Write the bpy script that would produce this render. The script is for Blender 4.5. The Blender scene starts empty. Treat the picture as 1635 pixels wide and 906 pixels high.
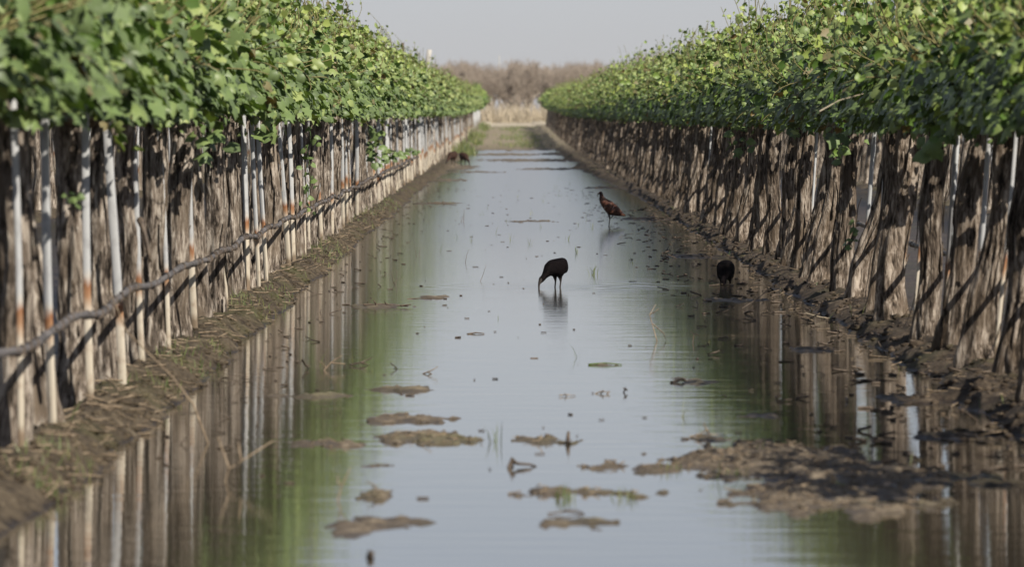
import bpy, math, random
import numpy as np
from mathutils import Vector, Matrix

scene = bpy.context.scene
COL = scene.collection
RNG = np.random.default_rng(7)
random.seed(7)
PI = math.pi

# ----------------------------------------------------------------- camera
F = 12300.0            # focal length in photo pixels (1635 wide)
H = 1.12               # eye height over the water
VX, VY = 813.0, 180.0  # vanishing point of the rows
XL, XR = -1.545, 1.93  # the two vine rows
PITCH = 3.475

def at(px, py, z=0.0):
    """photo pixel of a point at height z -> (x, y) on the ground"""
    d = F * (H - z) / (py - VY)
    return (px - VX) / F * d, d

cam_d = bpy.data.cameras.new('camera')
cam = bpy.data.objects.new('camera', cam_d)
COL.objects.link(cam)
cam.location = (0, 0, H)
cam.rotation_euler = (PI/2 - math.atan((453 - VY) / F), 0, -math.atan((817.5 - VX) / F))
cam_d.sensor_width = 36
cam_d.lens = 36 * F / 1635
cam_d.clip_start = 1
cam_d.clip_end = 20000
cam_d.dof.use_dof = True
cam_d.dof.focus_distance = 52
cam_d.dof.aperture_fstop = cam_d.lens / 1000 / 0.0245
scene.camera = cam

# ----------------------------------------------------------------- helpers
def mk(name, verts, faces, mat=None, smooth=False, shade=None):
    """verts Nx3 ; faces: list of int arrays (n x k) ; shade: per-vertex 0..1 -> 'tone' """
    me = bpy.data.meshes.new(name)
    verts = np.asarray(verts, dtype=np.float32)
    if isinstance(faces, np.ndarray):
        faces = [faces]
    faces = [np.asarray(f, dtype=np.int32) for f in faces if len(f)]
    me.vertices.add(len(verts))
    me.vertices.foreach_set('co', verts.ravel())
    loops = np.concatenate([f.ravel() for f in faces])
    sizes = np.concatenate([np.full(len(f), f.shape[1], dtype=np.int32) for f in faces])
    starts = np.concatenate([[0], np.cumsum(sizes)[:-1]]).astype(np.int32)
    me.loops.add(len(loops))
    me.loops.foreach_set('vertex_index', loops)
    me.polygons.add(len(sizes))
    me.polygons.foreach_set('loop_start', starts)
    me.polygons.foreach_set('loop_total', sizes)
    if smooth:
        me.polygons.foreach_set('use_smooth', np.ones(len(sizes), dtype=bool))
    if shade is not None:
        a = me.attributes.new('tone', 'FLOAT', 'POINT')
        a.data.foreach_set('value', np.asarray(shade, dtype=np.float32))
    me.update(calc_edges=True)
    me.validate()
    if mat is not None:
        for m in (mat if isinstance(mat, (list, tuple)) else [mat]):
            me.materials.append(m)
    return me

class MB:
    """collects pieces for one mesh"""
    def __init__(s):
        s.v = []; s.f = {3: [], 4: []}; s.t = []; s.n = 0
    def add(s, v, f, tone=0.5):
        v = np.asarray(v, float); f = np.asarray(f, int)
        s.v.append(v); s.f[f.shape[1]].append(f + s.n); s.n += len(v)
        s.t.append(np.full(len(v), tone) if np.isscalar(tone) else np.asarray(tone, float))
    def tube(s, pts, rad, n=6, tone=0.5, ridge=None, cap=True):
        pts = np.asarray(pts, float); m = len(pts)
        rad = np.full(m, rad) if np.isscalar(rad) else np.asarray(rad, float)
        tg = np.gradient(pts, axis=0); tg /= np.linalg.norm(tg, axis=1)[:, None] + 1e-9
        ref = np.array([0, 0, 1.0]) if abs(tg[0][2]) < .8 else np.array([1.0, 0, 0])
        a = np.cross(tg, ref); a /= np.linalg.norm(a, axis=1)[:, None] + 1e-9
        b = np.cross(tg, a)
        th = np.arange(n) / n * 2 * PI
        R = rad[:, None] * (1 if ridge is None else ridge)
        R = np.broadcast_to(R, (m, n))
        v = pts[:, None, :] + (a[:, None, :] * np.cos(th)[None, :, None] + b[:, None, :] * np.sin(th)[None, :, None]) * R[..., None]
        v = v.reshape(-1, 3)
        i = np.arange(m - 1)[:, None] * n; j = np.arange(n)[None, :]; k = (j + 1) % n
        f = np.stack([i + j, i + k, i + n + k, i + n + j], -1).reshape(-1, 4)
        tt = tone if np.isscalar(tone) else np.repeat(np.asarray(tone), n)
        s.add(v, f, tt)
        if cap:
            for e, r0 in ((0, 0), (m - 1, (m - 1) * n)):
                c = s.n
                tv = tone if np.isscalar(tone) else np.asarray(tone)[e]
                s.v.append(pts[e][None]); s.t.append(np.array([tv])); s.n += 1
                base = c - len(v) if e == 0 else c - 1 - len(v)
                q = base + r0 + np.arange(n); q2 = base + r0 + (np.arange(n) + 1) % n
                s.f[3].append(np.stack([q, q2, np.full(n, c)], -1))
    def box(s, c, d, tone=0.5, rot=None):
        c = np.asarray(c, float); d = np.asarray(d, float) / 2
        v = np.array([[x, y, z] for x in (-1, 1) for y in (-1, 1) for z in (-1, 1)]) * d
        if rot is not None: v = v @ np.array(rot).T
        f = [[0, 1, 3, 2], [4, 6, 7, 5], [0, 4, 5, 1], [2, 3, 7, 6], [0, 2, 6, 4], [1, 5, 7, 3]]
        s.add(v + c, f, tone)
    def mesh(s, name, mat, smooth=False):
        fs = []
        for k in (3, 4):
            if s.f[k]: fs.append(np.concatenate(s.f[k]))
        return mk(name, np.concatenate(s.v), fs, mat, smooth, np.concatenate(s.t))

def link(name, me, parent=None, loc=(0, 0, 0), rot=(0, 0, 0), scale=(1, 1, 1)):
    o = bpy.data.objects.new(name, me)
    COL.objects.link(o)
    o.location = loc; o.rotation_euler = rot; o.scale = scale
    if parent is not None: o.parent = parent
    return o

def tag(o, label=None, cat=None, group=None, kind=None):
    if label: o['label'] = label
    if cat: o['category'] = cat
    if group: o['group'] = group
    if kind: o['kind'] = kind
    return o

def empty(name, loc=(0, 0, 0)):
    o = bpy.data.objects.new(name, None)
    COL.objects.link(o); o.location = loc; o.empty_display_size = .1
    return o

# value noise on arrays
def _hash(ix, iy, seed):
    n = (ix * 374761393 + iy * 668265263 + seed * 144665) & 0x7fffffff
    n = ((n ^ (n >> 13)) * 1274126177) & 0x7fffffff
    return ((n ^ (n >> 16)) & 0xffff) / 65535.0
def vnoise(x, y, seed=0):
    x = np.asarray(x, float); y = np.asarray(y, float)
    ix = np.floor(x).astype(np.int64); iy = np.floor(y).astype(np.int64)
    fx = x - ix; fy = y - iy
    fx = fx * fx * (3 - 2 * fx); fy = fy * fy * (3 - 2 * fy)
    a = _hash(ix, iy, seed); b = _hash(ix + 1, iy, seed); c = _hash(ix, iy + 1, seed); d = _hash(ix + 1, iy + 1, seed)
    return (a * (1 - fx) + b * fx) * (1 - fy) + (c * (1 - fx) + d * fx) * fy
def fbm(x, y, oct=4, seed=0):
    s = 0; a = .5; t = 0
    for i in range(oct):
        s = s + a * vnoise(x * 2**i, y * 2**i, seed + i * 17); t += a; a *= .55
    return s / t * 2 - 1
def sstep(a, b, x):
    t = np.clip((x - a) / (b - a), 0, 1); return t * t * (3 - 2 * t)

# ----------------------------------------------------------------- materials
def mat_new(name):
    m = bpy.data.materials.new(name); m.use_nodes = True
    nt = m.node_tree; nt.nodes.clear()
    out = nt.nodes.new('ShaderNodeOutputMaterial')
    return m, nt, out
def N(nt, t, **kw):
    n = nt.nodes.new(t)
    for k, v in kw.items():
        if k.startswith('i_'):
            key = k[2:].replace('_', ' ')
            n.inputs[key].default_value = v
        else: setattr(n, k, v)
    return n
def ramp(nt, stops, interp='LINEAR'):
    r = nt.nodes.new('ShaderNodeValToRGB'); cr = r.color_ramp; cr.interpolation = interp
    while len(cr.elements) < len(stops): cr.elements.new(0.5)
    for e, (p, c) in zip(cr.elements, stops):
        e.position = p; e.color = (*c, 1) if len(c) == 3 else c
    return r
def noise(nt, coord, scale, detail=4, rough=.55, stretch=None, loc=None):
    L = nt.links
    if stretch is not None:
        mp = N(nt, 'ShaderNodeMapping'); mp.inputs['Scale'].default_value = stretch
        L.new(coord, mp.inputs['Vector']); coord = mp.outputs['Vector']
    n = N(nt, 'ShaderNodeTexNoise'); n.inputs['Scale'].default_value = scale
    n.inputs['Detail'].default_value = detail; n.inputs['Roughness'].default_value = rough
    L.new(coord, n.inputs['Vector'])
    return n.outputs['Fac']
def mixc(nt, fac, a, b, mode='MIX'):
    m = N(nt, 'ShaderNodeMix', data_type='RGBA', blend_type=mode)
    for sock, val in ((m.inputs[0], fac), (m.inputs[6], a), (m.inputs[7], b)):
        if hasattr(val, 'is_linked') or isinstance(val, bpy.types.NodeSocket): nt.links.new(val, sock)
        else: sock.default_value = val if not isinstance(val, tuple) else (*val[:3], 1)
    return m.outputs[2]
def math_(nt, op, a, b=None, c=None, clamp=False):
    m = N(nt, 'ShaderNodeMath', operation=op); m.use_clamp = clamp
    for i, v in enumerate((a, b, c)):
        if v is None: continue
        if isinstance(v, bpy.types.NodeSocket): nt.links.new(v, m.inputs[i])
        else: m.inputs[i].default_value = v
    return m.outputs[0]
def maprange(nt, v, a, b, c=0., d=1.):
    m = N(nt, 'ShaderNodeMapRange'); nt.links.new(v, m.inputs[0])
    for i, x in enumerate((a, b, c, d)): m.inputs[i+1].default_value = x
    return m.outputs[0]
def bsdf(nt, out, col, rough=.8, spec=.3, bump=None, bdist=.01, bstr=1., metallic=0):
    p = N(nt, 'ShaderNodeBsdfPrincipled')
    for key, v in (('Base Color', col), ('Roughness', rough), ('Specular IOR Level', spec), ('Metallic', metallic)):
        if isinstance(v, bpy.types.NodeSocket): nt.links.new(v, p.inputs[key])
        else: p.inputs[key].default_value = (*v, 1) if isinstance(v, tuple) else v
    if bump is not None:
        b = N(nt, 'ShaderNodeBump'); b.inputs['Distance'].default_value = bdist; b.inputs['Strength'].default_value = bstr
        nt.links.new(bump, b.inputs['Height']); nt.links.new(b.outputs[0], p.inputs['Normal'])
    nt.links.new(p.outputs[0], out.inputs['Surface'])
    return p

def m_bark(name, dark, mid, light, gain=1.0):
    m, nt, out = mat_new(name)
    tc = N(nt, 'ShaderNodeTexCoord'); oi = N(nt, 'ShaderNodeObjectInfo')
    off = N(nt, 'ShaderNodeVectorMath', operation='MULTIPLY_ADD')
    nt.links.new(tc.outputs['Object'], off.inputs[0]); off.inputs[1].default_value = (1, 1, 1)
    cmb = N(nt, 'ShaderNodeCombineXYZ')
    r = math_(nt, 'MULTIPLY', oi.outputs['Random'], 31.0)
    nt.links.new(r, cmb.inputs[0]); nt.links.new(r, cmb.inputs[2]); nt.links.new(cmb.outputs[0], off.inputs[2])
    co = off.outputs[0]
    wn = N(nt, 'ShaderNodeTexNoise'); wn.inputs['Scale'].default_value = 9; wn.inputs['Detail'].default_value = 2; nt.links.new(co, wn.inputs['Vector'])
    wa = N(nt, 'ShaderNodeVectorMath', operation='MULTIPLY_ADD'); nt.links.new(wn.outputs['Color'], wa.inputs[0]); wa.inputs[1].default_value = (.032, .032, .08); nt.links.new(co, wa.inputs[2])
    co = wa.outputs[0]
    n1 = noise(nt, co, 1, 5, .65, (85, 85, 13))       # fine fibres
    n2 = noise(nt, co, 1, 4, .6, (30, 30, 5.5))       # strips
    n3 = noise(nt, co, 1, 3, .5, (6, 6, 4))           # patches
    s = math_(nt, 'ADD', math_(nt, 'MULTIPLY', n1, .5), math_(nt, 'MULTIPLY', n2, .5))
    cr = ramp(nt, [(.41, dark), (.50, mid), (.60, light)])
    nt.links.new(s, cr.inputs[0])
    tone = N(nt, 'ShaderNodeAttribute', attribute_name='tone')
    c = mixc(nt, maprange(nt, n3, .5, .72), cr.outputs[0], (mid[0]*.75, mid[1]*.72, mid[2]*.66))
    v = math_(nt, 'MULTIPLY_ADD', tone.outputs['Fac'], .7, .62)
    v = math_(nt, 'MULTIPLY', v, maprange(nt, oi.outputs['Random'], 0, 1, .82, 1.12))
    hs = N(nt, 'ShaderNodeHueSaturation'); nt.links.new(c, hs.inputs['Color']); nt.links.new(v, hs.inputs['Value'])
    bsdf(nt, out, hs.outputs[0], .92, .15, s, .022, 1.0)
    return m
BARK = m_bark('vine_bark', (.022, .017, .013), (.20, .162, .128), (.52, .46, .385))
BARK_R = m_bark('vine_bark_brown', (.020, .015, .011), (.165, .128, .096), (.44, .375, .305))
BARK_FAR = m_bark('orchard_bark', (.22, .19, .15), (.40, .35, .29), (.58, .52, .44))

def m_leaf(name, dark, mid, young, tr=.16):
    m, nt, out = mat_new(name)
    tone = N(nt, 'ShaderNodeAttribute', attribute_name='tone').outputs['Fac']
    tc = N(nt, 'ShaderNodeTexCoord'); oi = N(nt, 'ShaderNodeObjectInfo')
    n = noise(nt, tc.outputs['Object'], 45, 2)
    t = math_(nt, 'ADD', tone, math_(nt, 'MULTIPLY', math_(nt, 'SUBTRACT', n, .5), .18))
    t = math_(nt, 'ADD', t, maprange(nt, oi.outputs['Random'], 0, 1, -.06, .06))
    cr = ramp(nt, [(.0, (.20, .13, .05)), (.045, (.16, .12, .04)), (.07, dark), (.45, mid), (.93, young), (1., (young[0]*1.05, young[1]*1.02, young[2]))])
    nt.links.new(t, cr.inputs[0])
    p = N(nt, 'ShaderNodeBsdfPrincipled'); nt.links.new(cr.outputs[0], p.inputs['Base Color'])
    p.inputs['Roughness'].default_value = .48; p.inputs['Specular IOR Level'].default_value = .42
    g = N(nt, 'ShaderNodeNewGeometry')
    und = mixc(nt, g.outputs['Backfacing'], cr.outputs[0], mixc(nt, .35, cr.outputs[0], (.22, .25, .14)))
    nt.links.new(und, p.inputs['Base Color'])
    tl = N(nt, 'ShaderNodeBsdfTranslucent')
    c2 = mixc(nt, 1.0, cr.outputs[0], (1.35, 1.5, .6), 'MULTIPLY')
    nt.links.new(c2, tl.inputs['Color'])
    mx = N(nt, 'ShaderNodeMixShader'); mx.inputs[0].default_value = tr
    nt.links.new(p.outputs[0], mx.inputs[1]); nt.links.new(tl.outputs[0], mx.inputs[2])
    nt.links.new(mx.outputs[0], out.inputs['Surface'])
    return m
LEAF = m_leaf('vine_leaf', (.016, .046, .012), (.120, .205, .040), (.34, .41, .11))
GRASS = m_leaf('grass_blade', (.06, .10, .03), (.12, .17, .05), (.30, .30, .12), .3)
def m_simple(name, a, b, sc=20, rough=.85, stretch=None, bump=.004, spec=.25, metallic=0):
    m, nt, out = mat_new(name)
    tc = N(nt, 'ShaderNodeTexCoord')
    n = noise(nt, tc.outputs['Object'], sc, 5, .6, stretch)
    cr = ramp(nt, [(.35, a), (.65, b)]); nt.links.new(n, cr.inputs[0])
    bsdf(nt, out, cr.outputs[0], rough, spec, n, bump, .7, metallic)
    return m
STEM = m_simple('green_shoot_stem', (.14, .12, .05), (.24, .22, .09), 30)
DRY = m_simple('dry_cane', (.15, .11, .072), (.32, .25, .17), 40)
TWIG_DARK = m_simple('wet_twig', (.05, .038, .028), (.15, .115, .085), 40, .55)
HOSE = m_simple('old_hose', (.03, .028, .028), (.21, .19, .18), 22, .6, bump=.006, spec=.4)
STRAW = m_simple('dry_straw', (.34, .285, .20), (.50, .43, .315), 5)
POST = m_simple('weathered_post', (.34, .32, .28), (.52, .50, .46), 1, stretch=(40, 40, 3))
TWIGS = m_simple('bare_twigs', (.29, .235, .185), (.42, .355, .285), 2)  # twig brown, lightened in the colour to suggest distance haze
TAPE_BLUE = m_simple('blue_tie', (.03, .12, .22), (.05, .2, .3), 30)

def m_stake():
    m, nt, out = mat_new('stake_metal_rusted_foot')
    tc = N(nt, 'ShaderNodeTexCoord'); oi = N(nt, 'ShaderNodeObjectInfo')
    sp = N(nt, 'ShaderNodeSeparateXYZ'); nt.links.new(tc.outputs['Object'], sp.inputs[0])
    off = N(nt, 'ShaderNodeVectorMath', operation='ADD'); nt.links.new(tc.outputs['Object'], off.inputs[0])
    cmb = N(nt, 'ShaderNodeCombineXYZ'); nt.links.new(math_(nt, 'MULTIPLY', oi.outputs['Random'], 57.), cmb.inputs[2])
    nt.links.new(cmb.outputs[0], off.inputs[1])
    n = noise(nt, off.outputs[0], 1, 5, .6, (60, 60, 9))
    n2 = noise(nt, off.outputs[0], 1, 4, .6, (18, 18, 14))
    z = math_(nt, 'ADD', sp.outputs[2], math_(nt, 'MULTIPLY', math_(nt, 'SUBTRACT', n, .5), .10))
    z = math_(nt, 'ADD', z, maprange(nt, oi.outputs['Random'], 0, 1, -.07, .06))
    cr = ramp(nt, [(0, (.20, .15, .10)), (.04, (.50, .44, .34)), (.27, (.58, .52, .42)), (.33, (.34, .19, .10)), (.365, (.26, .11, .045)),
                   (.40, (.50, .47, .42)), (.43, (.44, .445, .44)), (1, (.48, .485, .48))])
    nt.links.new(z, cr.inputs[0])
    st = mixc(nt, maprange(nt, n2, .52, .66), cr.outputs[0], mixc(nt, .5, cr.outputs[0], (.25, .16, .10)))
    below = maprange(nt, z, .36, .44)
    c = mixc(nt, below, st, mixc(nt, maprange(nt, n2, .5, .75), cr.outputs[0], (.30, .30, .30)))
    bsdf(nt, out, c, .6, .35, n, .002, .5)
    return m
STAKE = m_stake()

def m_mud():
    m, nt, out = mat_new('wet_mud')
    tc = N(nt, 'ShaderNodeTexCoord'); co = tc.outputs['Object']
    sp = N(nt, 'ShaderNodeSeparateXYZ'); nt.links.new(co, sp.inputs[0])
    n1 = noise(nt, co, 1, 6, .65, (9, 6, 9)); n2 = noise(nt, co, 1, 5, .6, (55, 30, 55)); n3 = noise(nt, co, 1, 3, .5, (1.6, .6, 1))
    s = math_(nt, 'ADD', math_(nt, 'MULTIPLY', n1, .55), math_(nt, 'MULTIPLY', n2, .45))
    cr = ramp(nt, [(.38, (.038, .028, .019)), (.47, (.085, .065, .043)), (.56, (.160, .127, .088)), (.68, (.28, .235, .17))])
    nt.links.new(s, cr.inputs[0])
    c = mixc(nt, maprange(nt, n3, .52, .70), cr.outputs[0], mixc(nt, .6, cr.outputs[0], (.11, .115, .045)))
    wet = math_(nt, 'ADD', sp.outputs[2], math_(nt, 'MULTIPLY', math_(nt, 'SUBTRACT', n1, .5), .03))
    wetf = maprange(nt, wet, .002, .014)                # waterline soaks the mud
    c = mixc(nt, wetf, mixc(nt, 1.0, c, (.46, .43, .40), 'MULTIPLY'), c)
    silt = math_(nt, 'MULTIPLY', maprange(nt, sp.outputs[0], -1.2, -1.0), maprange(nt, sp.outputs[0], 1.45, 1.15))
    c = mixc(nt, math_(nt, 'MULTIPLY', silt, .28), c, mixc(nt, .45, c, (.40, .335, .25)))
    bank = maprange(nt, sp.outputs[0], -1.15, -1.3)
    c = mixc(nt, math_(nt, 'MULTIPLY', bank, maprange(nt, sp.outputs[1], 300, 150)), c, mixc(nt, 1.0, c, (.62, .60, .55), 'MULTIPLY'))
    # wet ground and painted shade along the right hand row (x > 1.3)
    damp_shade = math_(nt, 'MULTIPLY', maprange(nt, sp.outputs[0], 1.2, 1.5), maprange(nt, sp.outputs[0], 2.4, 2.2))
    damp_shade = math_(nt, 'MULTIPLY', damp_shade, maprange(nt, sp.outputs[1], 260, 150))
    c = mixc(nt, math_(nt, 'MULTIPLY', damp_shade, .85), c, mixc(nt, 1.0, c, (.42, .38, .36), 'MULTIPLY'))
    # far: drier ground with a little grass
    far = maprange(nt, sp.outputs[1], 400, 425)
    fc = mixc(nt, maprange(nt, n3, .4, .6), (.46, .40, .30), (.38, .33, .235))
    gx = math_(nt, 'ABSOLUTE', math_(nt, 'SUBTRACT', sp.outputs[0], .35))
    gr = math_(nt, 'MULTIPLY', maprange(nt, gx, 1.1, .3), maprange(nt, sp.outputs[1], 230, 330))
    gr = math_(nt, 'MULTIPLY', gr, maprange(nt, n3, .35, .6))
    c = mixc(nt, math_(nt, 'MULTIPLY', gr, .35), c, (.13, .135, .06))
    c = mixc(nt, math_(nt, 'MULTIPLY', maprange(nt, sp.outputs[1], 215, 270), .5), c, (.34, .29, .205))
    c = mixc(nt, far, c, fc)
    rg = maprange(nt, wetf, 0, 1, .5, .92)
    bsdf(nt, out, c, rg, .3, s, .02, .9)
    return m
MUD = m_mud()

def m_water(birds):
    m, nt, out = mat_new('muddy_water')
    tc = N(nt, 'ShaderNodeTexCoord'); co = tc.outputs['Object']
    a = noise(nt, co, 1, 3, .5, (2.2, 5.0, 1)); b = noise(nt, co, 1, 2, .5, (9, 30, 1))
    h = math_(nt, 'ADD', math_(nt, 'MULTIPLY', a, .0017), math_(nt, 'MULTIPLY', b, .00014))
    # the patch of wind ruffle / wader ripples
    for (bx, by, amp, k, fall) in birds:
        sub = N(nt, 'ShaderNodeVectorMath', operation='DISTANCE'); nt.links.new(co, sub.inputs[0]); sub.inputs[1].default_value = (bx, by, 0)
        d = sub.outputs['Value']
        w = math_(nt, 'SINE', math_(nt, 'MULTIPLY', d, k))
        e = math_(nt, 'POWER', 2.718, math_(nt, 'MULTIPLY', d, -fall))
        h = math_(nt, 'ADD', h, math_(nt, 'MULTIPLY', math_(nt, 'MULTIPLY', w, e), amp))
    n3 = noise(nt, co, 1, 3, .5, (.5, .25, 1))
    col = mixc(nt, n3, (.050, .042, .028), (.085, .070, .048))
    sp = N(nt, 'ShaderNodeSeparateXYZ'); nt.links.new(co, sp.inputs[0])
    p = bsdf(nt, out, col, maprange(nt, sp.outputs[1], 30, 75, .042, .115), .5, h, 1.0, 1.0)
    p.inputs['IOR'].default_value = 1.333
    return m

# ----------------------------------------------------------------- ground
ISL = []
def isl(px, py, hw, hh, amp=1.0):
    x, d = at(px, py); ISL.append((x, d, hw / F * d, hh * d * d / (F * H), amp))
for a in [(645, 672, 74, 13), (668, 703, 98, 13), (520, 712, 90, 6, .8), (632, 624, 50, 6), (510, 632, 75, 3, .7), (603, 744, 36, 6), (595, 838, 96, 15),
          (602, 792, 32, 8), (560, 852, 40, 7, .8), (862, 705, 56, 8), (920, 838, 70, 10), (935, 789, 115, 9), 
          (1240, 742, 165, 36, 1.9), (1330, 793, 165, 34, 1.6), (1400, 760, 130, 30, 1.6), (1060, 752, 70, 10), (985, 748, 50, 6, .8), (1420, 765, 110, 24, 1.3),
          (1110, 610, 45, 6, .8), (1130, 706, 45, 6, .8), (970, 585, 30, 3, .5), (610, 489, 55, 4, .7), (845, 354, 40, 2.2, .6),
          (700, 325, 45, 3, .7), (850, 256, 100, 3.2, 1.2), (880, 270, 60, 2.0, 1.), (760, 275, 60, 1.6, 1.), (700, 288, 55, 3, 1.1), (810, 247, 60, 2.0, 1.1),
          (905, 246, 40, 3.0, .9), (960, 300, 30, 3, .8), (690, 475, 30, 2, .5), (1450, 640, 60, 8, .9), (1540, 700, 70, 10, .9),
          (1580, 770, 60, 12, 1.0), (1300, 560, 50, 5, .7), (1215, 665, 30, 4, .5), (730, 268, 40, 5, .9),
          (1180, 480, 60, 3.5, .6), (1120, 410, 60, 4, .6), (1040, 350, 60, 3.5, .7)]:
    isl(*a)

def ground_z(x, y):
    """height of the sheet of ground"""
    x = np.asarray(x, float); y = np.asarray(y, float)
    # distance from the nearest vine row, rows repeat every PITCH metres
    u = np.mod(x - XL, PITCH)                       # 0 at a row, grows to the right
    wl = fbm(y * .55, x * 0 + 3.3, 3, 5) * .085 + fbm(y * 2.1, x * 0 + 9.1, 3, 8) * .03
    wr = fbm(y * .5, x * 0 + 13.3, 3, 15) * .10 + fbm(y * 2.4, x * 0 + 19.1, 3, 18) * .05
    wide = sstep(85, 165, y) * sstep(3.5, 3.0, np.abs(x))
    bl = .275 + wl + .10 * wide + wide * .18 * fbm(y * .12, x * 0 + 5, 2, 61)                                  # berm reaches this far right of the row
    br = .185 + wr + .30 * wide + wide * .2 * fbm(y * .1, x * 0 + 15, 2, 62)                                  # and this far left of the next row
    lb = sstep(bl + .05, bl - .16, u) ; rb = sstep(br + .10, br - .16, PITCH - u)
    berm = np.maximum(lb, rb)
    n = fbm(x * 4, y * 1.6, 4, 30); nf = fbm(x * 22, y * 9, 3, 44)
    floor = -.027 + .012 * n + .006 * nf
    z = floor * (1 - berm) + berm * (.060 + .018 * lb + .040 * n + .022 * nf)
    isx = np.abs(x) < 2.4
    add = np.full(x.shape, 0.0)
    wx = x + .03 * fbm(x * 6, y * 2.5, 3, 71); wy = y + .35 * fbm(x * 5 + 9, y * 2, 3, 72) * np.clip(y / 40, .4, 3)
    for (cx, cy, sx, sy, amp) in ISL:
        m = (np.abs(x - cx) < sx * 2.1) & (np.abs(y - cy) < sy * 4)
        if not m.any(): continue
        r = np.sqrt(((wx[m] - cx) / (sx * 1.12)) ** 2 + ((wy[m] - cy) / (sy * .95)) ** 2) + .62 * fbm(x[m] * 15, y[m] * 5, 5, 91)
        h = sstep(1.2, .2, r) * .012 * (1 + .5 * (amp - 1)) + .024 * sstep(1.25, .65, r)
        h = np.where(amp < .9, h * (.9 + .1 * amp), h)
        add[m] = np.maximum(add[m], h + sstep(1.25, .8, r) * .010 * nf[m])
    z = z + add * (1 - berm)
    z = z + .44 * sstep(182, 440, y) ** 1.15 + .06 * sstep(430, 560, y) + .012 * n * sstep(150, 260, y)
    flat = sstep(20, 30, np.abs(x))
    return z * (1 - flat) + flat * (.06 + .5 * sstep(150, 560, y))

xs = np.concatenate([-np.geomspace(6000, 28, 14), np.arange(-24, -5.5, .5), np.arange(-5.4, -2.2, .1), np.arange(-2.15, 2.5, .018),
                     np.arange(2.5, 5.6, .1), np.arange(6, 24.5, .5), np.geomspace(28, 6000, 14)])
ys = [-200., -50., 0., 10., 15., 18., 19.5]
yy = 20.5
while yy < 620: ys.append(yy); yy += max(.045, .045 * (yy / 30) ** 1.75)
ys += list(np.geomspace(650, 12000, 16))
ys = np.array(ys)
GX, GY = np.meshgrid(xs, ys)
GZ = ground_z(GX, GY)
nx, ny = len(xs), len(ys)
i = np.arange(ny - 1)[:, None] * nx; j = np.arange(nx - 1)[None, :]
gf = np.stack([i + j, i + j + 1, i + nx + j + 1, i + nx + j], -1).reshape(-1, 4)
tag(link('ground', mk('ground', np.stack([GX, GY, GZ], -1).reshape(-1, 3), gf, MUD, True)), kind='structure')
def gz(x, y):
    i = min(max(int(np.searchsorted(ys, y)) - 1, 0), ny - 2); j = min(max(int(np.searchsorted(xs, x)) - 1, 0), nx - 2)
    a = (y - ys[i]) / (ys[i+1] - ys[i]); b = (x - xs[j]) / (xs[j+1] - xs[j])
    return float((GZ[i, j] * (1-b) + GZ[i, j+1] * b) * (1-a) + (GZ[i+1, j] * (1-b) + GZ[i+1, j+1] * b) * a)

B1 = at(884, 459.5); B2 = at(1158, 455); B3 = at(972, 362); B4 = at(722, 268); B5 = at(741, 266)
WATER = m_water([(B1[0], B1[1], .0011, 26., 1.1), (B2[0], B2[1], .0012, 24., .9), (B3[0], B3[1], .0004, 22., 1.4)])
wv = np.array([[-1.9, -60, 0], [2.2, -60, 0], [2.2, 330, 0], [-1.9, 330, 0]])
tag(link('water', mk('water', wv, np.array([[0, 1, 2, 3]]), WATER)), kind='structure')

# ----------------------------------------------------------------- grapevines
def leaf_template(kind=0):
    # palmate outline (11 points) + centre, unit width about 1, base at origin, blade along +x
    if kind == 0:
        o = [(.02, .0), (-.16, .30), (.10, .50), (.30, .36), (.46, .58), (.60, .27), (.98, .0), (.60, -.27), (.46, -.58), (.30, -.36), (.10, -.50), (-.16, -.30)]
    else:
        o = [(.0, .0), (-.12, .34), (.22, .46), (.48, .44), (.62, .30), (.92, .0), (.62, -.30), (.48, -.44), (.22, -.46), (-.12, -.34)]
    o = np.array(o)
    v = np.zeros((len(o) + 1, 3)); v[:-1, :2] = o; v[-1, :2] = (.28, 0)
    v[:, 2] = -.30 * np.abs(v[:, 1]) ** 1.3 * 1.0 - .22 * (v[:, 0] - .3) ** 2
    v[-1, 2] += .03
    n = len(o)
    f = np.array([[k, (k + 1) % n, n] for k in range(n)])
    return v, f
LT = [leaf_template(0), leaf_template(1)]

def place_leaves(mb, P, D, Nn, S, T, rng, lod=0):
    """P position, D direction of blade, Nn normal hint, S size, T tone"""
    D = D / (np.linalg.norm(D, axis=1)[:, None] + 1e-9)
    Y = np.cross(Nn, D); Y /= np.linalg.norm(Y, axis=1)[:, None] + 1e-9
    Z = np.cross(D, Y)
    if lod:
        tv = np.array([[0, 0, 0], [.4, .5, -.1], [1., 0, -.12], [.4, -.5, -.1]]); tf = np.array([[0, 2, 1], [0, 3, 2]])
        tv = np.array([[-.1, 0, 0], [.3, .55, -.12], [.95, 0, -.1], [.3, -.55, -.12]])
        sets = [(np.arange(len(P)), tv, tf)]
    else:
        k = rng.integers(0, 2, len(P))
        sets = [(np.where(k == q)[0], *LT[q]) for q in (0, 1)]
    for idx, tv, tf in sets:
        if not len(idx): continue
        cup = rng.uniform(-.3, 4.2, len(idx))
        V = (D[idx, None, :] * tv[None, :, 0:1] + Y[idx, None, :] * tv[None, :, 1:2] + Z[idx, None, :] * (tv[None, :, 2:3] * cup[:, None, None]))
        V = P[idx, None, :] + V * S[idx, None, None]
        f = tf[None] + (np.arange(len(idx)) * len(tv))[:, None, None]
        mb.add(V.reshape(-1, 3), f.reshape(-1, 3), np.repeat(T[idx], len(tv)))

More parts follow.
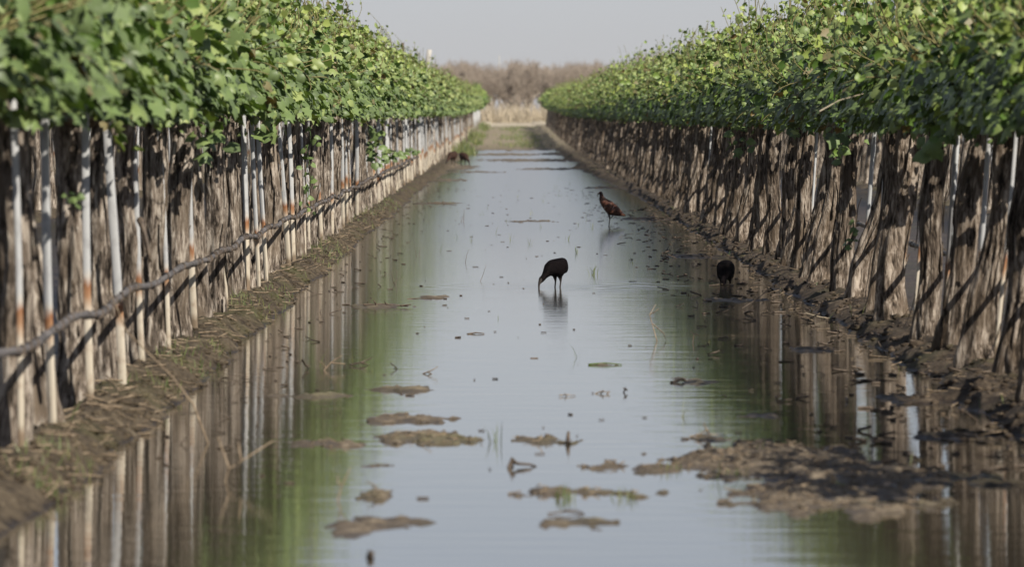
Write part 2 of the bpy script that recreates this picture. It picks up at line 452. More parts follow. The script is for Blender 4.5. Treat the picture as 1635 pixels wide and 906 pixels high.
def vine_foliage(seed, nshoot=34, top=.86, halfw=.26, lod=0, size=1.0, laterals=2.6, droop=3, skirt=.37, nsk=760):
    """canopy of one vine; origin on the cordon"""
    rng = np.random.default_rng(seed)
    lv, st = MB(), MB()
    Ps, Ds, Ns, Ss, Ts = [], [], [], [], []
    for s in range(nshoot + droop):
        hang = s >= nshoot
        y0 = (rng.integers(0, 9) - 4) * .25 + rng.normal(0, .035); p = np.array([rng.normal(0, .05), y0, rng.uniform(-.02, .06)])
        side = rng.choice([-1, 1])
        tilt = rng.uniform(.05, .95) * side
        d = np.array([math.sin(tilt), rng.normal(0, .28), math.cos(tilt)])
        L = rng.uniform(.55, 1.05) * top / .86
        if s < nshoot * .3: tilt = rng.normal(0, .2); d = np.array([tilt, rng.normal(0, .2), 1.]); L = rng.uniform(.8, 1.14) * top / .86
        if s < 7: L *= rng.uniform(1.1, 1.36); sparse = True
        else: sparse = False
        if hang: d = np.array([side * .9, rng.normal(0, .4), .15]); L = rng.uniform(.22, .40)
        step = .06; pts = [p.copy()]
        g = rng.uniform(.02, .09) if abs(tilt) > .35 else rng.uniform(0, .03)
        if hang: g = .22
        for k in range(int(L / step)):
            d = d / np.linalg.norm(d)
            d = d + np.array([0, 0, -g]) + rng.normal(0, .07, 3)
            hw = halfw * (1.45 - .75 * min(max(p[2], 0) / .6, 1))
            if abs(p[0]) > hw: d[0] -= np.sign(p[0]) * .30
            d /= np.linalg.norm(d)
            p = p + d * step
            if p[2] < -.02 and not hang: p[2] = -.02 + rng.uniform(0, .03)
            pts.append(p.copy())
            t = k / (L / step)
            nl = 1 if lod else (1 + (rng.random() < .8) + (rng.random() < .45))
            if sparse and t > .6: nl = 1
            for q in range(nl):
                a = rng.uniform(0, 2 * PI)
                out = np.array([math.cos(a), math.sin(a) * .9, rng.uniform(-.1, .55)])
                out[0] += .35 * np.sign(p[0] + .001) * rng.random()
                off = rng.uniform(.02, .13) * (1.1 - .6 * t)
                Ps.append(p + out * off)
                dd = out * rng.uniform(.3, 1) + np.array([0, 0, -rng.uniform(.2, 1.0)]) + rng.normal(0, .3, 3)
                Ds.append(dd)
                Ns.append(np.array([np.sign(p[0] + out[0] * .1 + .001) * rng.uniform(.0, .9) + rng.normal(0, .35), rng.normal(0, .75) - .15, rng.uniform(-.1, 1.2)]))
                Ss.append(size * (.027 + .066 * rng.random() ** 1.9) * (1.05 - .50 * t ** 2))
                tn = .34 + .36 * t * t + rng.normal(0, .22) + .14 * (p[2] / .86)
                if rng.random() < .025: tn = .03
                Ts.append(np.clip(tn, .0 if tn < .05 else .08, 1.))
        if not lod:
            pts = np.array(pts)
            st.tube(pts, np.linspace(.0055, .0022, len(pts)), 4, .5, cap=False)
    ph = rng.uniform(0, 6.3, 3)
    for q in range(140 if lod else nsk):
        sd_ = rng.choice([-1, 1]); yq = rng.uniform(-1.1, 1.1)
        low = -.05 - .085 * (math.sin(yq * 5.7 + ph[0]) * .6 + math.sin(yq * 13 + ph[1]) * .4)
        Ps.append(np.array([sd_ * skirt * rng.random() ** .62, yq, low + .26 * rng.random() ** 1.2]))
        Ds.append(np.array([sd_ * rng.uniform(0, 1), rng.normal(0, .5), -rng.uniform(.2, 1.2)])); Ns.append(np.array([sd_ * .7, rng.normal(0, .5), rng.uniform(.2, 1.)]))
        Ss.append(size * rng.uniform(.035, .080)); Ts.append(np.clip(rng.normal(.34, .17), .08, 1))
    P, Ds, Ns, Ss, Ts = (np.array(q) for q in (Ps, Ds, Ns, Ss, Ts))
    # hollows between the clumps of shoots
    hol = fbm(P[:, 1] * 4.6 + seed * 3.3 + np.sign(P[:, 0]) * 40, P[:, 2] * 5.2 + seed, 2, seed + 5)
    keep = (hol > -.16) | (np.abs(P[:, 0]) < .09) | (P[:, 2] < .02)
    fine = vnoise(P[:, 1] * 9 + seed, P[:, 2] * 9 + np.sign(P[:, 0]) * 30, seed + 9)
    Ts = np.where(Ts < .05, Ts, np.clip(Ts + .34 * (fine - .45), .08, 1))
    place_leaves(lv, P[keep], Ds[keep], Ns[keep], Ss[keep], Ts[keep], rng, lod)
    return lv, st

def vine_trunk(seed, h=1.10, r=.052, lean=(0, 0), n=28, m=44, strips=16, flare=.5):
    rng = np.random.default_rng(seed)
    mb = MB()
    z = np.linspace(-.06, h, m); t = np.clip(z / h, 0, 1)
    wob = rng.uniform(0, 6.3, 4); a = rng.uniform(.006, .022, 2)
    cx = lean[0] * t * h + a[0] * np.sin(t * 5 + wob[0]) + .007 * np.sin(t * 13 + wob[1])
    cy = lean[1] * t * h + a[1] * np.sin(t * 4 + wob[2])
    pts = np.stack([cx - cx[0] * 0, cy, z], 1)
    R = r * (1.0 - .16 * t + flare * np.exp(-t * 9) + .16 * np.exp(-((t - .97) / .09) ** 2))
    R *= 1 + .07 * np.sin(t * 9 + wob[3]) + .05 * fbm(t * 9, t * 0 + seed, 2, seed)
    th = np.arange(n) / n * 2 * PI
    tw = rng.uniform(-1.6, 1.6)
    ridge = np.ones((m, n))
    for q in range(5):
        k = rng.integers(2, 9); ph = rng.uniform(0, 6.3)
        ridge += rng.uniform(.04, .11) * np.sin(k * (th[None, :] + tw * t[:, None]) + ph + 1.2 * np.sin(t[:, None] * rng.uniform(3, 9) + ph))
    ridge += .10 * (vnoise(th[None, :] * 3.2 + 50, t[:, None] * 5 + seed * 3.1, seed) - .5)
    ridge += .10 * (vnoise(th[None, :] * 5.5 + 20, t[:, None] * 14 + seed * 1.7, seed + 5) - .5)
    # a couple of knots
    for q in range(rng.integers(1, 4)):
        kt, ka = rng.uniform(.1, .95), rng.uniform(0, 2 * PI)
        dth = np.angle(np.exp(1j * (th - ka)))
        ridge += rng.uniform(.10, .22) * np.exp(-((t[:, None] - kt) / .035) ** 2 - (dth[None, :] / .5) ** 2)
    tone = np.clip(.48 + .25 * (vnoise(t * 7, t * 0 + seed, seed + 3) - .5), 0, 1)
    mb.tube(pts, R, n, tone, ridge)
    # shaggy strips of bark
    for q in range(strips):
        t0 = rng.uniform(-.02, .8); L = rng.uniform(.10, .42); k = 9
        tt = np.linspace(t0, min(t0 + L, 1.0), k); an = rng.uniform(0, 2 * PI) + tw * .6 * (tt - t0) + rng.normal(0, .06, k).cumsum() * .6
        rr = np.interp(tt, t, R) * 1.05 + .005
        peel = rng.uniform(0, .03) * np.linspace(0, 1, k) ** 3 if rng.random() < .45 else np.zeros(k)
        if rng.random() < .5: peel = peel[::-1]
        w = rng.uniform(.004, .013) * np.sin(np.linspace(.25, PI - .2, k)) ** .6
        X = np.interp(tt, t, cx); Y = np.interp(tt, t, cy); Z = tt * h
        c = np.stack([X + np.cos(an) * (rr + peel), Y + np.sin(an) * (rr + peel), Z], 1)
        tg = np.stack([-np.sin(an), np.cos(an), 0 * an], 1)
        nrm = np.stack([np.cos(an), np.sin(an), 0 * an], 1)
        V = np.concatenate([c - tg * w[:, None], c + nrm * .004, c + tg * w[:, None]])
        f = []
        for e in range(k - 1):
            f += [[e, k + e, k + e + 1, e + 1], [k + e, 2 * k + e, 2 * k + e + 1, k + e + 1]]
        mb.add(V, f, float(np.clip(rng.normal(.62, .16), .2, 1)))
    # gnarled roots at the foot
    for q in range(3):
        an = rng.uniform(0, 2 * PI)
        pp = [np.array([math.cos(an) * r * s, math.sin(an) * r * s, zz]) for s, zz in ((.3, .16), (.8, .08), (1.3, .0), (1.5, -.05))]
        mb.tube(pp, np.array([.022, .026, .018, .008]) * r / .052, 7, .4)
    return mb, np.array([cx[-1], cy[-1], h])

def cordon(seed, top):
    rng = np.random.default_rng(seed + 900)
    mb = MB()
    for s in (-1, 1):
        k = 12; q = np.linspace(0, 1, k)
        pts = np.stack([top[0] * (1 - q) + rng.normal(0, .008, k).cumsum() * .6, top[1] + s * q * 1.02, top[2] - .05 + .05 * np.sin(q * PI / 2) + rng.normal(0, .006, k)], 1)
        mb.tube(pts, np.linspace(.036, .018, k) * (1 + rng.normal(0, .1, k)), 8, .45)
        for e in range(5):
            y = top[1] + s * rng.uniform(.1, 1.0)
            mb.tube([(top[0] * .5, y, top[2]), (rng.normal(0, .02), y + rng.normal(0, .02), top[2] + .05), (rng.normal(0, .04), y, top[2] + .09)], [.014, .011, .009], 6, .4)
    return mb

NV = 10
FOL = {'L': [], 'R': []}
for k in range(NV):
    lv, st = vine_foliage(100 + k, nshoot=58, top=.61)
    FOL['L'].append((lv.mesh('foliage', LEAF), st.mesh('shoots', STEM)))
    lv, st = vine_foliage(200 + k, nshoot=54, top=.59, halfw=.24, skirt=.32, nsk=820)
    FOL['R'].append((lv.mesh('foliage', LEAF), st.mesh('shoots', STEM)))
TR = {'L': [], 'R': []}
for k in range(NV):
    mb, top = vine_trunk(300 + k, r=.051, lean=(-.025, 0), flare=.34, strips=22)
    TR['L'].append((mb.mesh('trunk', BARK, True), cordon(300 + k, top).mesh('cordon', BARK, True)))
    mb, top = vine_trunk(400 + k, r=.059, lean=(.125, .02), flare=.34, strips=20)
    TR['R'].append((mb.mesh('trunk', BARK_R, True), cordon(400 + k, top).mesh('cordon', BARK_R, True)))

ORD = ['nearest', 'second', 'third', 'fourth', 'fifth', 'sixth', 'seventh', 'eighth', 'ninth', 'tenth', 'eleventh', 'twelfth', 'thirteenth', 'fourteenth',
       'fifteenth', 'sixteenth', 'seventeenth', 'eighteenth', 'nineteenth', 'twentieth']
def row_label(kind, side, k, y):
    s = 'left' if side == 'L' else 'right'
    if k < len(ORD):
        o = ORD[k]
        if kind == 'vine':
            return f'{o} grapevine of the {s} row counted from the camera, {"grey shaggy" if side=="L" else "leaning brown"} trunk'
        return f'{o} {"grey stake with cream foot" if side=="L" else "pale leaning stake"} along the {s} row counted from the camera'
    z = 'middle stretch' if y < 110 else ('far stretch' if y < 200 else 'last hazy stretch')
    if kind == 'vine':
        return f'one of the crowded small grapevines in the {z} of the {s} row'
    return f'one of the thin pale stakes packed along the {z} of the {s} row'

NPER = 150
lefts = [22.0 + 2.0 * k for k in range(NPER)]
rights = [22.4, 24.4, 26.3, 28.3, 30.2, 32.2, 33.9, 36.1, 38.8, 40.8, 43.4]
while len(rights) < NPER: rights.append(rights[-1] + 2.0)
ENDY = 396
VINES = {}
def add_vine(side, k, y):
    rng = random.Random(1000 + k * 7 + (0 if side == 'L' else 500000))
    x = (XL - .03 if side == 'L' else XR + .02) + rng.gauss(0, .022)
    yy = y + rng.gauss(0, .10)
    v = (k * 7 + rng.randrange(3)) % NV
    g = gz(x, yy) 
    root = empty('grapevine', (x, yy, g - .01))
    tag(root, row_label('vine', side, k, y), 'grapevine', 'grapevines of the ' + ('left' if side == 'L' else 'right') + ' row')
    tm, cm = TR[side][v]; fm, sm = FOL[side][(k * 3 + rng.randrange(2)) % NV]
    flip = rng.choice([1, -1])
    sc = rng.uniform(.85, 1.18)
    if k < 3 and side == 'L': sc = 1.05
    rz = rng.uniform(-.5, .5) if side == 'R' else rng.uniform(0, 6.28)
    link('trunk', tm, root, (0, 0, 0), (rng.gauss(0, .025), rng.gauss(0, .035), rz), (sc, sc, 1))
    link('cordon', cm, root, (0, 0, 0), (0, 0, 0), (1, 1, 1))
    base = 1.17 if side == 'L' else 1.09
    hz = rng.uniform(.92, 1.06)
    lx = .0 if side == 'L' else .13
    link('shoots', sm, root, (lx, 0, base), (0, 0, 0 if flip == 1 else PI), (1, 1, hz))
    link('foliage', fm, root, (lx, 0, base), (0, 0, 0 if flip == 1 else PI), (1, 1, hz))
    VINES[(side, k)] = root
    return root
for k in range(NPER):
    add_vine('L', k, lefts[k]); add_vine('R', k, rights[k])

# ---- stakes
def stake_mesh(seed, w=.030, h=1.34):
    rng = np.random.default_rng(seed)
    mb = MB(); k = 14
    z = np.linspace(-.12, h, k)
    bx = .004 * np.sin(z * 4 + rng.uniform(0, 6)); by = .004 * np.sin(z * 3 + rng.uniform(0, 6))
    prof = np.array([(-.5, -.35), (-.42, -.45), (.42, -.45), (.5, -.35), (.5, .35), (.1, .42), (.05, 1.0), (-.05, 1.0), (-.1, .42), (-.5, .35)]) * w
    ws = 1 + rng.normal(0, .02, k)
    V = np.array([[(p[0] * ws[i] + bx[i]), p[1] * .7 + by[i], z[i]] for i in range(k) for p in prof])
    n = len(prof); f = [[i * n + j, i * n + (j + 1) % n, (i + 1) * n + (j + 1) % n, (i + 1) * n + j] for i in range(k - 1) for j in range(n)]
    mb.add(V, f)
    mb.add(V[-n:], [[0, 3, 4, 9], [0, 1, 2, 3], [4, 5, 8, 9], [5, 6, 7, 8]])
    return mb.mesh('grape_stake', STAKE)
SM = [stake_mesh(s, w) for s, w in ((1, .028), (2, .025), (3, .031), (4, .023), (5, .028), (6, .030))]
lst = [(1.51 * F / (VX - p)) for p in (30, 90, 145, 187, 228, 268, 305, 355, 392, 407, 422, 444, 453, 469, 482, 497, 510, 516, 529, 541, 546, 558, 564, 571, 588)]
while len(lst) < NPER: lst.append(lst[-1] + 2.0)
rst = [27.9 + 2.05 * k for k in range(NPER)]
for side, arr in (('L', lst), ('R', rst)):
    for k, y in enumerate(arr):
        rng = random.Random(5000 + k + (0 if side == 'L' else 777))
        x = (XL + .040 if side == 'L' else XR + .10) + rng.gauss(0, .015)
        yy = y + (0 if (side == 'L' and k < 25) else rng.gauss(0, .15))
        o = link('grape_stake', SM[rng.randrange(6)], None, (x, yy, gz(x, yy)),
                 (rng.gauss(0, .012), (-.035 if side == 'L' else .085) + rng.gauss(0, .012), rng.gauss(0, .35)),
                 (rng.uniform(.85, 1.12) * (1 if side == 'L' else .66), 1, rng.uniform(.93, 1.05)))
        tag(o, row_label('stake', side, k, y), 'stake', 'stakes of the ' + ('left' if side == 'L' else 'right') + ' row')

# ---- the vines past the three hundred nearest, and the neighbouring rows: one mass
LOWF = []
for k in range(6):
    lv, _ = vine_foliage(700 + k, nshoot=44, top=.62, lod=1, size=1.7)
    LOWF.append((np.concatenate(lv.v), np.concatenate(lv.f[3]), np.concatenate(lv.t)))
LOWT = []
for k in range(4):
    mb, top = vine_trunk(800 + k, n=8, m=9, strips=0, r=.055)
    fs = [np.concatenate(mb.f[q]) for q in (3, 4)]
    LOWT.append((np.concatenate(mb.v), fs, np.concatenate(mb.t)))
far_l, far_t = MB(), MB()
spots = [(XL, y, 0) for y in np.arange(lefts[-1] + 2, ENDY, 2.0)] + [(XR, y, 1) for y in np.arange(rights[-1] + 2, ENDY, 2.0)]
spots += [(XL - PITCH, y, 0) for y in np.arange(30, ENDY, 2.0)] + [(XR + PITCH, y, 1) for y in np.arange(30, ENDY, 2.0)]
spots += [(XL - 2 * PITCH, y, 0) for y in np.arange(60, ENDY, 2.0)] + [(XR + 2 * PITCH, y, 1) for y in np.arange(60, ENDY, 2.0)]
for q, (x, y, s) in enumerate(spots):
    rng = random.Random(9000 + q)
    y += rng.gauss(0, .1); g = gz(x, y)
    v, f, t = LOWF[rng.randrange(6)]
    fl = rng.choice([-1, 1])
    far_l.add(v * np.array([fl, fl, rng.uniform(.9, 1.05) * (1 if s == 0 else .88)]) + np.array([x + (.1 if s else 0), y, g + (1.14 if s == 0 else 1.08)]), f, t)
    v, fs, t = LOWT[rng.randrange(4)]
    n0 = far_t.n
    far_t.v.append(v + np.array([x, y, g]) + np.outer(v[:, 2], [-.02 if s == 0 else .1, 0, 0])); far_t.t.append(t); far_t.n += len(v)
    far_t.f[3].append(fs[0] + n0); far_t.f[4].append(fs[1] + n0)
root = empty('distant_vines', (0, 330, .4))
tag(root, 'mass of small far grapevines at the ends of and beyond both rows', 'vineyard', kind='stuff')
o = link('foliage', far_l.mesh('foliage', LEAF), root); o.location = (0, -330, -.4)
o = link('trunks', far_t.mesh('trunks', BARK, True), root); o.location = (0, -330, -.4)
st = MB()
for (x, y, s) in spots:
    rng = random.Random(int(y * 77 + x * 13))
    if rng.random() < .9:
        xx = x + (.05 if s == 0 else .07); g = gz(xx, y + 1)
        st.box((xx, y + 1 + rng.gauss(0, .2), g + .58), (.03, .02, 1.25), .5)
so = link('distant_stakes', st.mesh('distant_stakes', STAKE), None, (0, 0, 0))
tag(so, 'blurred far stakes beyond the countable ones in the vine rows', 'stakes', kind='stuff')

# ---- irrigation hose on each row
def hose(side, x, z, name):
    ys_ = np.arange(19, 118 if side == 'L' else 200, .09); rng = np.random.default_rng(3 if side == 'L' else 4)
    hz = z + .010 * np.sin(ys_ / 2.0 * PI * .97 + 1) * (1 + .5 * np.sin(ys_ * .31)) + .015 * fbm(ys_ * .35, ys_ * 0, 3, 9)
    hx = x + .012 * fbm(ys_ * 1.3, ys_ * 0 + 4, 3, 12)
    g = ground_z(np.full(ys_.shape, XL), ys_); g = .05 + .44 * sstep(182, 440, ys_) ** 1.15
    mb = MB()
    r = .0128 * (1 + .5 * (vnoise(ys_ * 6, ys_ * 0, 5) - .4))
    pts = np.stack([hx, ys_, hz + g], 1)
    mb.tube(pts, r, 8, .5)
    root = link(name, mb.mesh(name, HOSE, True))
    # dry tendrils wound round it
    y0 = 19
    while y0 < 120:
        L = rng.uniform(.3, 1.3); t = np.arange(y0, min(y0 + L, 321), .03)
        ph = t * rng.uniform(10, 40)
        cx = np.interp(t, ys_, hx); cz = np.interp(t, ys_, hz + g); R = .0122 + .002 * np.sin(t * 9)
        wb = MB(); wb.tube(np.stack([cx + np.cos(ph) * R, t, cz + np.sin(ph) * R], 1), .0058, 5, .4)
        y0 += L * rng.uniform(.9, 2.0)
        link('tendril', wb.mesh('tendril', TWIG_DARK, True), root)
    return root
tag(hose('L', XL + .115, .385, 'irrigation_hose'), 'knobbly dark irrigation hose strung low in front of the left row stakes', 'hose')
tag(hose('R', XR + .16, .40, 'irrigation_hose'), 'dark irrigation hose behind the leaning trunks of the right row', 'hose')

# ---- hanging and sprouting shoots with their own look
def sprig(name, root, loc, n, L, seed, size=.06, tone=.45, down=True, spread=.05):
    """a shoot with leaves added to a vine; loc in world coordinates"""
    rng = np.random.default_rng(seed); lv = MB(); P, D, Nn, S, T = [], [], [], [], []
    stp = MB()
    pts = []
    for q in range(n):
        t = q / max(n - 1, 1)
        p = np.array([rng.normal(0, spread), rng.normal(0, spread * 2), (-t * L if down else t * L) + rng.normal(0, .01)])
        pts.append(p * np.array([.3, .3, 1]))
        P.append(p); D.append(np.array([rng.normal(0, 1), rng.normal(0, 1), -.6])); Nn.append(np.array([rng.normal(0, .5), -.8, .8]))
        S.append(size * rng.uniform(.7, 1.25)); T.append(np.clip(rng.normal(tone, .12), .1, 1))
    place_leaves(lv, np.array(P), np.array(D), np.array(Nn), np.array(S), np.array(T), rng)
    pts = sorted(pts, key=lambda p: -p[2])
    lv.tube(np.array(pts), .003, 4, .2, cap=False)
    o = link(name, lv.mesh(name, LEAF), root)
    o.location = Vector(loc) - root.location
    return o
def near_vine(side, y): 
    arr = lefts if side == 'L' else rights
    return VINES[(side, min(range(NPER), key=lambda k: abs(arr[k] - y)))]
def pz(px, py, x):
    """world point on the vertical plane x = const seen at a pixel"""
    y = x * F / (px - VX); return (x, y, H - (py - VY) / F * y)
for (px, py, side, n, L, sz, sp, dn) in [(603, 205, 'L', 26, .38, .085, .07, True), (625, 238, 'L', 22, .10, .08, .10, True), (655, 237, 'L', 9, .05, .08, .07, True), (493, 200, 'L', 22, .62, .05, .035, True),
                                    (115, 306, 'L', 6, .04, .026, .03, True), 
                                    (330, 190, 'L', 14, .14, .07, .06, True), (420, 185, 'L', 14, .12, .07, .06, True),
                                    (1362, 355, 'R', 9, .12, .035, .02, True), (1510, 205, 'R', 10, .1, .07, .05, True), (1190, 200, 'R', 14, .2, .07, .06, True), (1340, 205, 'R', 14, .16, .07, .07, True)]:
    x = XL + .14 if side == 'L' else XR - .10
    w = pz(px, py, x)
    sprig('sprig', near_vine(side, w[1]), w, n, L, int(px), sz, .42, dn, sp)
# dry curled stub on a left trunk, a broken leaning stump on the right row
w = pz(228, 352, XL + .10)
mb = MB(); t = np.linspace(0, 1, 9)
mb.tube(np.stack([.02 - .03 * np.cos(t * 2), -.06 * t, -.17 * t + .05 * np.sin(t * 3)], 1), np.linspace(.016, .007, 9), 7, .2)
o = link('broken_spur', mb.mesh('broken_spur', TWIG_DARK, True), near_vine('L', w[1])); o.location = Vector(w) - o.parent.location
x, y = at(1256, 428, .03)
mb = MB(); t = np.linspace(0, 1, 8)
mb.tube(np.stack([.19 * t, .05 * t, -.03 + .33 * t], 1), np.linspace(.062, .034, 8), 12, .85, 1 + .18 * np.sin(np.arange(12) * 2.3)[None, :])
tag(link('vine_stump', mb.mesh('vine_stump', BARK_R, True), None, (x, y, .02)), 'short pale vine stump leaning over at the foot of the right row', 'stump')

# ---- posts sticking out above the left row
def post(name, px_top, py_top, x, z0, width, lean, label, cat, mat):
    w = pz(px_top, py_top, x)
    g = gz(x, w[1]); mb = MB(); k = 10; t = np.linspace(0, 1, k)
    hh = w[2] - g
    mb.tube(np.stack([lean * hh * t, 0 * t, hh * t - .1 * (1 - t)], 1), width * (1 - .05 * t), 10, .5)
    return tag(link(name, mb.mesh(name, mat, True), None, (x - lean * hh, w[1], g)), label, cat)
post('wooden_post', 686, 79, XL + .06, 0, .050, .17, 'tall pale wooden post leaning right above the far left canopy', 'post', POST)
post('metal_post', 643, 68, XL + .0, 0, .022, .0, 'thin dark post tip poking above the left row canopy', 'post', TWIG_DARK)

# ----------------------------------------------------------------- far orchard
def bare_tree(seed, h=4.4):
    rng = np.random.default_rng(seed); tr, br = MB(), MB()
    th = rng.uniform(.7, 1.0)
    tr.tube([(0, 0, -.1), (rng.normal(0, .03), 0, th * .5), (rng.normal(0, .05), 0, th)], [.13, .10, .10], 9, .6)
    def grow(p, d, L, r, lev):
        k = 5; pts = [p]
        for q in range(k):
            d = d + rng.normal(0, .13, 3) + np.array([0, 0, .05]); d /= np.linalg.norm(d)
            p = p + d * L / k; pts.append(p)
        (tr if lev == 0 else br).tube(np.array(pts), np.linspace(r, r * .55, k + 1), 5 if lev < 2 else 3, .5, cap=False)
        if lev >= 4: return
        for q in range((5, 5, 6, 6)[lev]):
            s = pts[rng.integers(2, k + 1)]
            dd = d + rng.normal(0, .62, 3); dd[2] += .25; dd /= np.linalg.norm(dd)
            grow(s, dd, L * rng.uniform(.55, .78), r * .5, lev + 1)
    for q in range(4):
        a = q * PI / 2 + rng.uniform(-.4, .4)
        grow(np.array([0, 0, th]), np.array([math.cos(a) * .6, math.sin(a) * .6, 1.]), rng.uniform(1.1, 1.35), .07, 0)
    for mb in (br,):
        v = np.concatenate(mb.v)
    zmax = v[:, 2].max()
    return tr.mesh('trunk', BARK_FAR, True), br.mesh('branches', TWIGS), h / zmax
TREES = [bare_tree(50 + k) for k in range(4)]
rng = random.Random(5)
for r_ in range(9):
    for c_ in range(-8, 9):
        x = c_ * 2.9 + rng.gauss(0, .3) + (1.4 if r_ % 2 else 0); y = 520 + r_ * 6 + rng.gauss(0, .5)
        tm, bm_, s = TREES[rng.randrange(4)]
        root = empty('bare_tree', (x, y, gz(x, y)))
        tag(root, ('pale trunked leafless tree in the front row of the far orchard' if r_ < 2 else 'brown leafless tree deeper inside the far orchard'), 'tree', 'bare orchard trees beyond the vine rows')
        s *= rng.uniform(.90, 1.06) * (1.12 if abs(c_) > 3 else 1.0); a = rng.uniform(0, 6.28)
        link('trunk', tm, root, (0, 0, 0), (0, 0, a), (s, s, s)); link('branches', bm_, root, (0, 0, 0), (0, 0, a), (s, s, s))
mb = MB(); mb.tube([(0, 0, -.2), (0, 0, 2.6), (.01, 0, 4.9)], [.05, .04, .03], 8, .5)
tag(link('utility_pole', mb.mesh('utility_pole', POST, True), None, ((797 - VX) / F * 575, 575, .5)), 'thin pole rising just above the far brown orchard', 'pole')
# dry reeds in front of the orchard
def blades(P, Hh, W, rng, lean=.25, tone=.5, tj=.15):
    n = len(P); a = rng.uniform(0, 2 * PI, n); l = rng.normal(0, lean, (n, 2)) * Hh[:, None]
    wx = np.cos(a) * W; wy = np.sin(a) * W
    b0 = P + np.stack([-wx, -wy, 0 * wx], 1); b1 = P + np.stack([wx, wy, 0 * wx], 1)
    m = P + np.stack([l[:, 0] * .4, l[:, 1] * .4, Hh * .6], 1)
    m0 = m - np.stack([wx, wy, 0 * wx], 1) * .7; m1 = m + np.stack([wx, wy, 0 * wx], 1) * .7
    t = P + np.stack([l[:, 0], l[:, 1], Hh], 1)
    V = np.stack([b0, b1, m1, m0, t], 1).reshape(-1, 3); k = np.arange(n)[:, None] * 5
    mb = MB(); T = np.repeat(np.clip(rng.normal(tone, tj, n), .08, 1), 5)
    mb.add(V, np.concatenate([k + [0, 1, 2], k + [0, 2, 3], k + [3, 2, 4]]), T)
    return mb
rg = np.random.default_rng(77)
n = 11000; P = np.stack([rg.uniform(-16, 16, n), rg.uniform(508, 519, n), np.full(n, .46)], 1)
tag(link('dry_reeds', blades(P, rg.uniform(.3, 1.45, n), np.full(n, .022), rg).mesh('dry_reeds', STRAW)), 'pale dry reeds along the foot of the far orchard', 'reeds', kind='stuff')
# weeds on the far end of the alley and on the left bank
n = 2000; x = rg.normal(.35, .5, n); y = rg.uniform(240, 398, n)
keep = (vnoise(x * 1.5, y * .09, 3) > .42); x, y = x[keep], y[keep]
P = np.stack([x, y, ground_z(x, y)], 1)
x2 = rg.normal(-1.18, .14, 3500); y2 = 195 + 198 * rg.random(3500) ** 1.2; k2 = vnoise(x2, y2 * .12, 8) > .45
x2, y2 = x2[k2], y2[k2]; P2 = np.stack([x2, y2, ground_z(x2, y2)], 1)
PP = np.concatenate([P, P2]); hh = np.concatenate([rg.uniform(.04, .14, len(P)), rg.uniform(.06, .34, len(P2))])
x3 = np.concatenate([rg.uniform(-1.52, -1.27, 2400), rg.uniform(1.66, 1.9, 250)]); y3 = np.concatenate([22 + 80 * rg.random(2400) ** 1.4, rg.uniform(22, 90, 250)])
k3 = vnoise(x3 * 3, y3 * .8, 12) > .56; x3, y3 = x3[k3], y3[k3]
PP = np.concatenate([PP, np.stack([x3, y3, ground_z(x3, y3) - .005], 1)]); hh = np.concatenate([hh, rg.uniform(.015, .07, len(x3))])
tag(link('grass', blades(PP, hh, np.where(PP[:, 1] > 130, .010, .0022), rg, .4, .55, .25).mesh('grass', GRASS)), 'sparse short grass on the mud banks and alley end', 'grass', kind='stuff')

# ----------------------------------------------------------------- litter in the mud and on the water
def litter(n, region, mat, name, label, seed, lr=(.02, .12), rr=(.0012, .004), lift=.6, cond=None):
    r = np.random.default_rng(seed); mb = MB()
    c = 0
    while c < n:
        x, y = region(r)
        z = gz(x, y)
        if cond == 'mud' and z < .0: continue
        z = max(z, 0)
        L = r.uniform(*lr); a = r.uniform(0, 2 * PI); k = 4; t = np.linspace(-.5, .5, k)
        bend = r.normal(0, .15)
        up = (r.normal(0, .12) if r.random() < .85 else r.uniform(-.6, .6)) if name != 'floating_debris' else .02
        pts = np.stack([x + np.cos(a) * L * t - np.sin(a) * bend * L * t * t * 3, y + np.sin(a) * L * t + np.cos(a) * bend * L * t * t * 3, z + .003 + abs(up) * L * (t + .5) + 0 * t], 1)
        mb.tube(pts, r.uniform(*rr), 4, float(r.uniform(.2, .9))); c += 1
    return tag(link(name, mb.mesh(name, mat)), label, 'litter', kind='stuff')
litter(700, lambda r: (r.uniform(-1.56, -1.22), 22 + 60 * r.random() ** 1.5), DRY, 'dry_litter', 'dry twig and straw litter strewn over the left bank', 1, cond='mud')
litter(160, lambda r: (r.uniform(1.55, 2.0), 25 + 60 * r.random() ** 1.5), DRY, 'twig_litter', 'broken canes and twig litter on the right bank', 2, (.02, .10), (.001, .003))
litter(700, lambda r: (r.uniform(1.0, 1.0) + .95 * r.random() ** .5, 24 + 66 * r.random() ** 1.3), TWIG_DARK, 'wet_litter', 'dark wet twig litter at the foot of the right row', 3, (.015, .08), (.0015, .006))
litter(170, lambda r: (r.normal(0, .75), 22 + 90 * r.random() ** 1.2), TWIG_DARK, 'floating_debris', 'tiny dark bits of debris floating on the water', 4, (.008, .045), (.0012, .0035))
litter(300, lambda r: ((-1) ** r.integers(2) * r.normal(1.05, .12), 24 + 90 * r.random() ** 1.2), TWIG_DARK, 'bankside_debris', 'small dark debris in the shallows near both banks', 5, (.01, .08), (.0015, .004))
litter(520, lambda r: (r.uniform(-.6, 1.35), 21.5 + 6 * r.random()), DRY, 'island_litter', 'straw litter lying on the mud islands', 6, (.008, .05), (.001, .0025), cond='mud')

